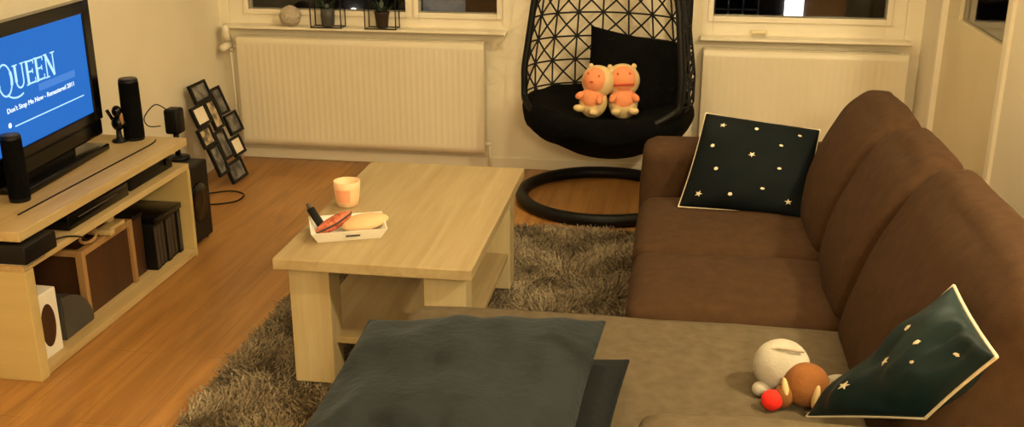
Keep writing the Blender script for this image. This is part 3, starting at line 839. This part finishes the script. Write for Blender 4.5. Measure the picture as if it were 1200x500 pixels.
def open_phi(z):
    # how far round the shell the weave reaches at height z
    if z < .40: return PI
    if z < .52: return PI - (PI - R(112)) * ((z - .40) / .12) ** .5
    return R(112) - R(14) * min(1, (z - .52) / 1.2)
# rim
rimp = []
zz = [.40 + .12 * (k / 8) ** 1.0 for k in range(9)] + [.52 + (1.87 - .52) * k / 22 for k in range(1, 23)]
left = [egg(z, -open_phi(z)) for z in zz]; right = [egg(z, open_phi(z)) for z in zz]
loop = left[::-1] + right[1:]
loop = [p for i, p in enumerate(loop) if i == 0 or (p - loop[i - 1]).length > .004]
rim = BM(); tube(rim, smooth_pts(loop, 3), .016, 10)
obj('rim_tube', rim, 'blackmetal', ch, True)
# woven strings : star pattern
nt = BM(); rs = .0046
PW = R(19.5); ZW = .118
zrow = [.40 + ZW * k for k in range(0, 13)]
def clampphi(z, phi): 
    m = open_phi(z); return max(-m, min(m, phi))
cols = list(range(-5, 6))
for z in zrow:
    if z > 1.80: continue
    m = open_phi(max(z, .53)); tube(nt, [egg(z, -m + 2 * m * k / 28) for k in range(29)], rs, 5)
for c_ in cols:
    pp = [egg(z, c_ * PW) for z in [.40 + k * .06 for k in range(25)] if abs(c_ * PW) < open_phi(max(z, .53))]
    if len(pp) > 1: tube(nt, pp, rs, 5)
for c_ in range(-6, 6):
    for k, z in enumerate(zrow[:-1]):
        if z > 1.75: continue
        for a, b in (((c_, z), (c_ + 1, z + ZW)), ((c_ + 1, z), (c_, z + ZW))):
            p = egg(a[1], clampphi(max(a[1], .53), a[0] * PW)); q = egg(b[1], clampphi(max(b[1], .53), b[0] * PW)); mdl = egg((a[1] + b[1]) / 2, clampphi(max(a[1], .53), (a[0] + b[0]) / 2 * PW))
            if (p - q).length > .03: tube(nt, [p, mdl, q], rs, 5)
# denser band along both sides
for s in (-1, 1):
    for off in (6, 12):
        tube(nt, [egg(z, s * (open_phi(z) - R(off))) for z in [.54 + k * .06 for k in range(21)]], rs, 5)
obj('woven_back', nt, 'string', ch)
# lower basket (closed bowl of dark weave)
bw = BM(); rows = []
for k in range(15):
    z = .232 + (.40 - .232) * (k / 14) ** 1.6
    rows.append([bw.verts.new(egg(max(z, .2325), -PI + 2 * PI * i / 48)) for i in range(48)])
for a, b in zip(rows, rows[1:]):
    for i in range(48): bw.faces.new((a[i], a[(i + 1) % 48], b[(i + 1) % 48], b[i]))
o = obj('basket', bw, 'blackfab', ch, True)
md = o.modifiers.new('thick', 'SOLIDIFY'); md.thickness = .012
# seat cushion: fat fluffy disc filling the bowl and lapping over the rim
sc_ = BM(); rows = []
prof = [(.0, .30), (.5, .30), (.86, .345), (1.02, .41), (1.06, .46), (1.02, .50), (.92, .515), (.7, .49), (.4, .455), (.0, .44)]
prof = [(p.x, p.y) for p in smooth_pts([(a, b, 0) for a, b in prof], 3)]
for r_, z in prof[1:-1]:
    rw = []
    for i in range(56):
        ph = -PI + 2 * PI * i / 56
        w = .392 * r_
        x = math.sin(ph) * w; y = math.cos(ph) * w * .82
        c, s = math.cos(YAW), math.sin(YAW)
        p = Vector((x * c - y * s, x * s + y * c, z))
        p.z += -.045 * max(0, -math.cos(ph)) * min(1, r_) * (1 if z > .4 else .4)
        p += noise.noise_vector(p * 9) * .014
        rw.append(sc_.verts.new(p))
    rows.append(rw)
for a, b in zip(rows, rows[1:]):
    for i in range(56): sc_.faces.new((a[i], a[(i + 1) % 56], b[(i + 1) % 56], b[i]))
sc_.faces.new(rows[0][::-1]); sc_.faces.new(rows[-1])
obj('seat_cushion', sc_, 'blackfab', ch, True)
bm, _, _ = pillow_bm([(-.10, .17, .825), (.375, .07, .765), (.36, -.04, .42), (-.13, .08, .43)], .12, sag=.06, wr=.01, seed=3.3)
o = obj('throw_pillow', bm, 'blackfab', None, True); o.location = (-.31, 4.85, 0)
tag(o, 'black square pillow leaning in the hanging egg chair behind the plush toys', 'pillow')

# ------------------------------------------------------------------ twin plush toys in the chair
def plush(label, loc, rz, tilt, sc, smile):
    t = thing('plush_toy', label, 'plush toy', loc, (R(-12), tilt, rz), group='twin plush toys in the egg chair')
    b = BM(); ell(b, (0, 0, .068 * sc), (.070 * sc, .060 * sc, .078 * sc)); obj('body', b, 'cream', t, True)
    b = BM(); ell(b, (0, -.016 * sc, .085 * sc), (.060 * sc, .052 * sc, .064 * sc)); obj('belly', b, 'peach', t, True)
    b = BM(); ell(b, (0, 0, .170 * sc), (.082 * sc, .070 * sc, .078 * sc)); obj('head', b, 'cream', t, True)
    b = BM(); ell(b, (0, -.010 * sc, .172 * sc), (.073 * sc, .066 * sc, .070 * sc)); obj('face', b, 'peach', t, True)
    for s in (-1, 1):
        b = BM(); ell(b, (s * .056 * sc, .004, .232 * sc), (.013 * sc, .012 * sc, .014 * sc)); obj('ear', b, 'cream', t, True)
        b = BM(); ell(b, (s * .040 * sc, -.058 * sc, .026 * sc), (.024 * sc, .034 * sc, .018 * sc), (0, 0, s * .3)); obj('paw', b, 'cream', t, True)
        b = BM(); ell(b, (s * .050 * sc, -.050 * sc, .088 * sc), (.017 * sc, .030 * sc, .019 * sc), (.5, 0, s * .5)); obj('arm', b, 'peach', t, True)
        b = BM(); ell(b, (s * .028 * sc, -.067 * sc, .200 * sc), (.005 * sc, .003 * sc, .006 * sc)); obj('eye', b, 'mouth', t, True)
    b = BM()
    if smile: tube(b, [(x * sc, (-.076 + 6 * x * x) * sc, .150 * sc) for x in (-.045, -.03, -.015, 0, .015, .03, .045)], .0055 * sc, 8)
    else: ell(b, (0, -.075 * sc, .165 * sc), (.010 * sc, .004 * sc, .006 * sc))
    obj('mouth', b, 'mouth', t, True)
plush('left peach plush toy with a tiny mouth, leaning on its twin in the egg chair', (-.375, 4.66, .470), R(-22), R(7), .94, False)
plush('right peach plush toy with a rust-red mouth stripe, sitting in the egg chair', (-.225, 4.69, .462), R(10), R(-2), .98, True)

# ------------------------------------------------------------------ patterned pillows
def motif(t, surf, spots, size):
    for i, (u, v) in enumerate(spots):
        bm = BM()
        kind = i % 3
        k = 10; pts = []
        for j in range(k):
            a = 2 * PI * j / k; rr = (.9 if j % 2 == 0 else (.35 if kind == 0 else .75)) * size * (1.35 if kind == 0 else .8)
            pts.append((u + rr * math.cos(a + i), v + rr * math.sin(a + i) * (.7 if kind == 2 else 1)))
        vs_ = [bm.verts.new(surf(a, b, .0012)) for a, b in pts]; c = bm.verts.new(surf(u, v, .0022))
        for j in range(k): bm.faces.new((c, vs_[j], vs_[(j + 1) % k]))
        lo = [bm.verts.new(surf(a, b, .0002)) for a, b in pts]
        for j in range(k): bm.faces.new((vs_[j], lo[j], lo[(j + 1) % k], vs_[(j + 1) % k]))
        obj('printed_motif', bm, 'motif', t)
# far pillow leaning on the far armrest
t = thing('scatter_pillow', 'dark teal pillow with cream printed motifs and pale piping, leaning on the far armrest', 'pillow', group='patterned teal pillows on the sofa')
bm, seam, surf = pillow_bm([(.035, 3.47, .447), (.465, 3.44, .437), (.505, 3.62, .70), (.115, 3.665, .735)], .14, sag=.03, wr=.006, seed=1.2, Tb=.10)
cov = obj('cover', bm, 'teal', t, True)
obj('piping', tube(BM(), seam, .0032, 6, True), 'piping', t, True)
SP = [(.13, .12), (.38, .13), (.62, .22), (.84, .12), (.22, .38), (.72, .45), (.48, .56), (.14, .62), (.70, .70), (.18, .86), (.47, .86), (.84, .86)]
motif(cov, surf, SP, .026)
# near pillow against the last back cushion
t = thing('scatter_pillow', 'dark teal pillow with cream piping, slumped on the chaise against the nearest back cushion', 'pillow', group='patterned teal pillows on the sofa')
A, B, Cc, D = (.548, 1.950, .820), (.546, 1.647, .820), (.496, 1.820, .602), (.318, 2.060, .452)
bm, seam, surf = pillow_bm([D, Cc, B, A], .10, n=30, sag=.03, wr=.014, seed=6.1, Tb=.10, mats=True)
cov = obj('cover', bm, ['teal_light', 'teal_light'], t, True)
obj('piping', tube(BM(), seam, .0036, 6, True), 'piping', t, True)
motif(cov, surf, [(.40, .50), (.52, .72), (.66, .58), (.30, .24), (.22, .74), (.80, .80)], .034)

# velvet cushions stacked on the chaise
o_bm, seam, surf = pillow_bm([(-.575, 1.50, .492), (-.108, 1.58, .492), (-.074, 2.185, .492), (-.60, 2.09, .492)], .115, n=34, sag=.03, wr=.008, seed=8.0)
lo = thing('velvet_cushion', 'dark slate velvet cushion underneath, lying directly on the chaise with its right edge showing', 'cushion', group='velvet cushions stacked on the chaise')
obj('cover', o_bm, 'velvet_dark', lo, True)
obj('seam_edge', tube(BM(), seam, .004, 6, True), 'velvet_dark', lo, True)
o_bm, seam, surf = pillow_bm([(-.635, 1.46, .605), (-.155, 1.53, .605), (-.130, 2.155, .600), (-.655, 2.075, .600)], .118, n=44, sag=.022, wr=.013, seed=5.0)
up = thing('velvet_cushion', 'large slate-blue velvet cushion on top of another cushion on the chaise', 'cushion', group='velvet cushions stacked on the chaise')
obj('cover', o_bm, 'velvet', up, True)
obj('seam_edge', tube(BM(), seam, .004, 6, True), 'velvet', up, True)

# plush animal lying on the chaise
t = thing('plush_animal', 'small plush animal with white body, tan head and red nose, lying on the chaise', 'plush toy', (.285, 2.165, .438))
b = BM(); ell(b, (-.012, .035, .062), (.064, .058, .062)); ell(b, (-.055, .0, .018), (.022, .018, .018)); ell(b, (.105, .045, .022), (.035, .018, .018), (0, -.3, .3)); ell(b, (.065, .03, .022), (.04, .02, .02))
obj('body', b, 'plushwhite', t, True)
b = BM(); tube(b, smooth_pts([(-.045, .02, .119 - .012), (-.02, .005, .1195), (.01, .0, .1195), (.03, .01, .1135)], 5), .0035, 6); obj('stitched_line', b, 'knit', t, True)
b = BM(); ell(b, (.038, -.022, .048), (.052, .048, .050)); hd = obj('head', b, 'plushbrown', t, True)
for s, x, yy_, zz_ in ((-1, -.010, -.056, .050), (1, .054, -.070, .044)):
    b = BM(); ell(b, (x, yy_, zz_), (.008, .010, .027), (-.25, s * .18, 0)); obj('ear', b, 'cream', t, True)
b = BM(); ell(b, (-.037, -.060, .024), (.024, .022, .024)); obj('nose', b, 'red', t, True)
b = BM(); ell(b, (-.012, -.05, .03), (.022, .02, .028)); obj('muzzle', b, 'plushbrown', t, True)

# ------------------------------------------------------------------ outside at night
t = thing('neighbour_building', 'dark building across the street seen through the windows at night', 'building', (0, 12, -3))
obj('facade', box(-9, 7, 0, .3, 0, 8), 'brick', t)
wf = obj('lit_window', box(1.165, 1.36, -.02, 0, 2.905, 3.10), 'lit', t)
g = BM()
for x in (.40, .55, .71, .875): bx(g, x - .008, x + .008, -.05, -.02, 2.7, 3.6)
bx(g, .40, .875, -.05, -.02, 2.965, 2.977); bx(g, .40, .875, -.05, -.02, 3.3, 3.312)
obj('window_bars', g, 'white', t)
obj('dark_window', box(.38, .90, -.02, 0, 2.7, 3.6), 'gloss', t)
obj('pane_reflection_glow', box(-2.95, -2.45, -.02, 0, 2.82, 3.0), 'dimlit', t)  # glowing slab added to imitate a blurred reflection in the left window's glass
b = BM(); ell(b, (-3.78, -.06, 2.86), (.035, .035, .035)); obj('porch_lamp', b, 'lit', t, True)
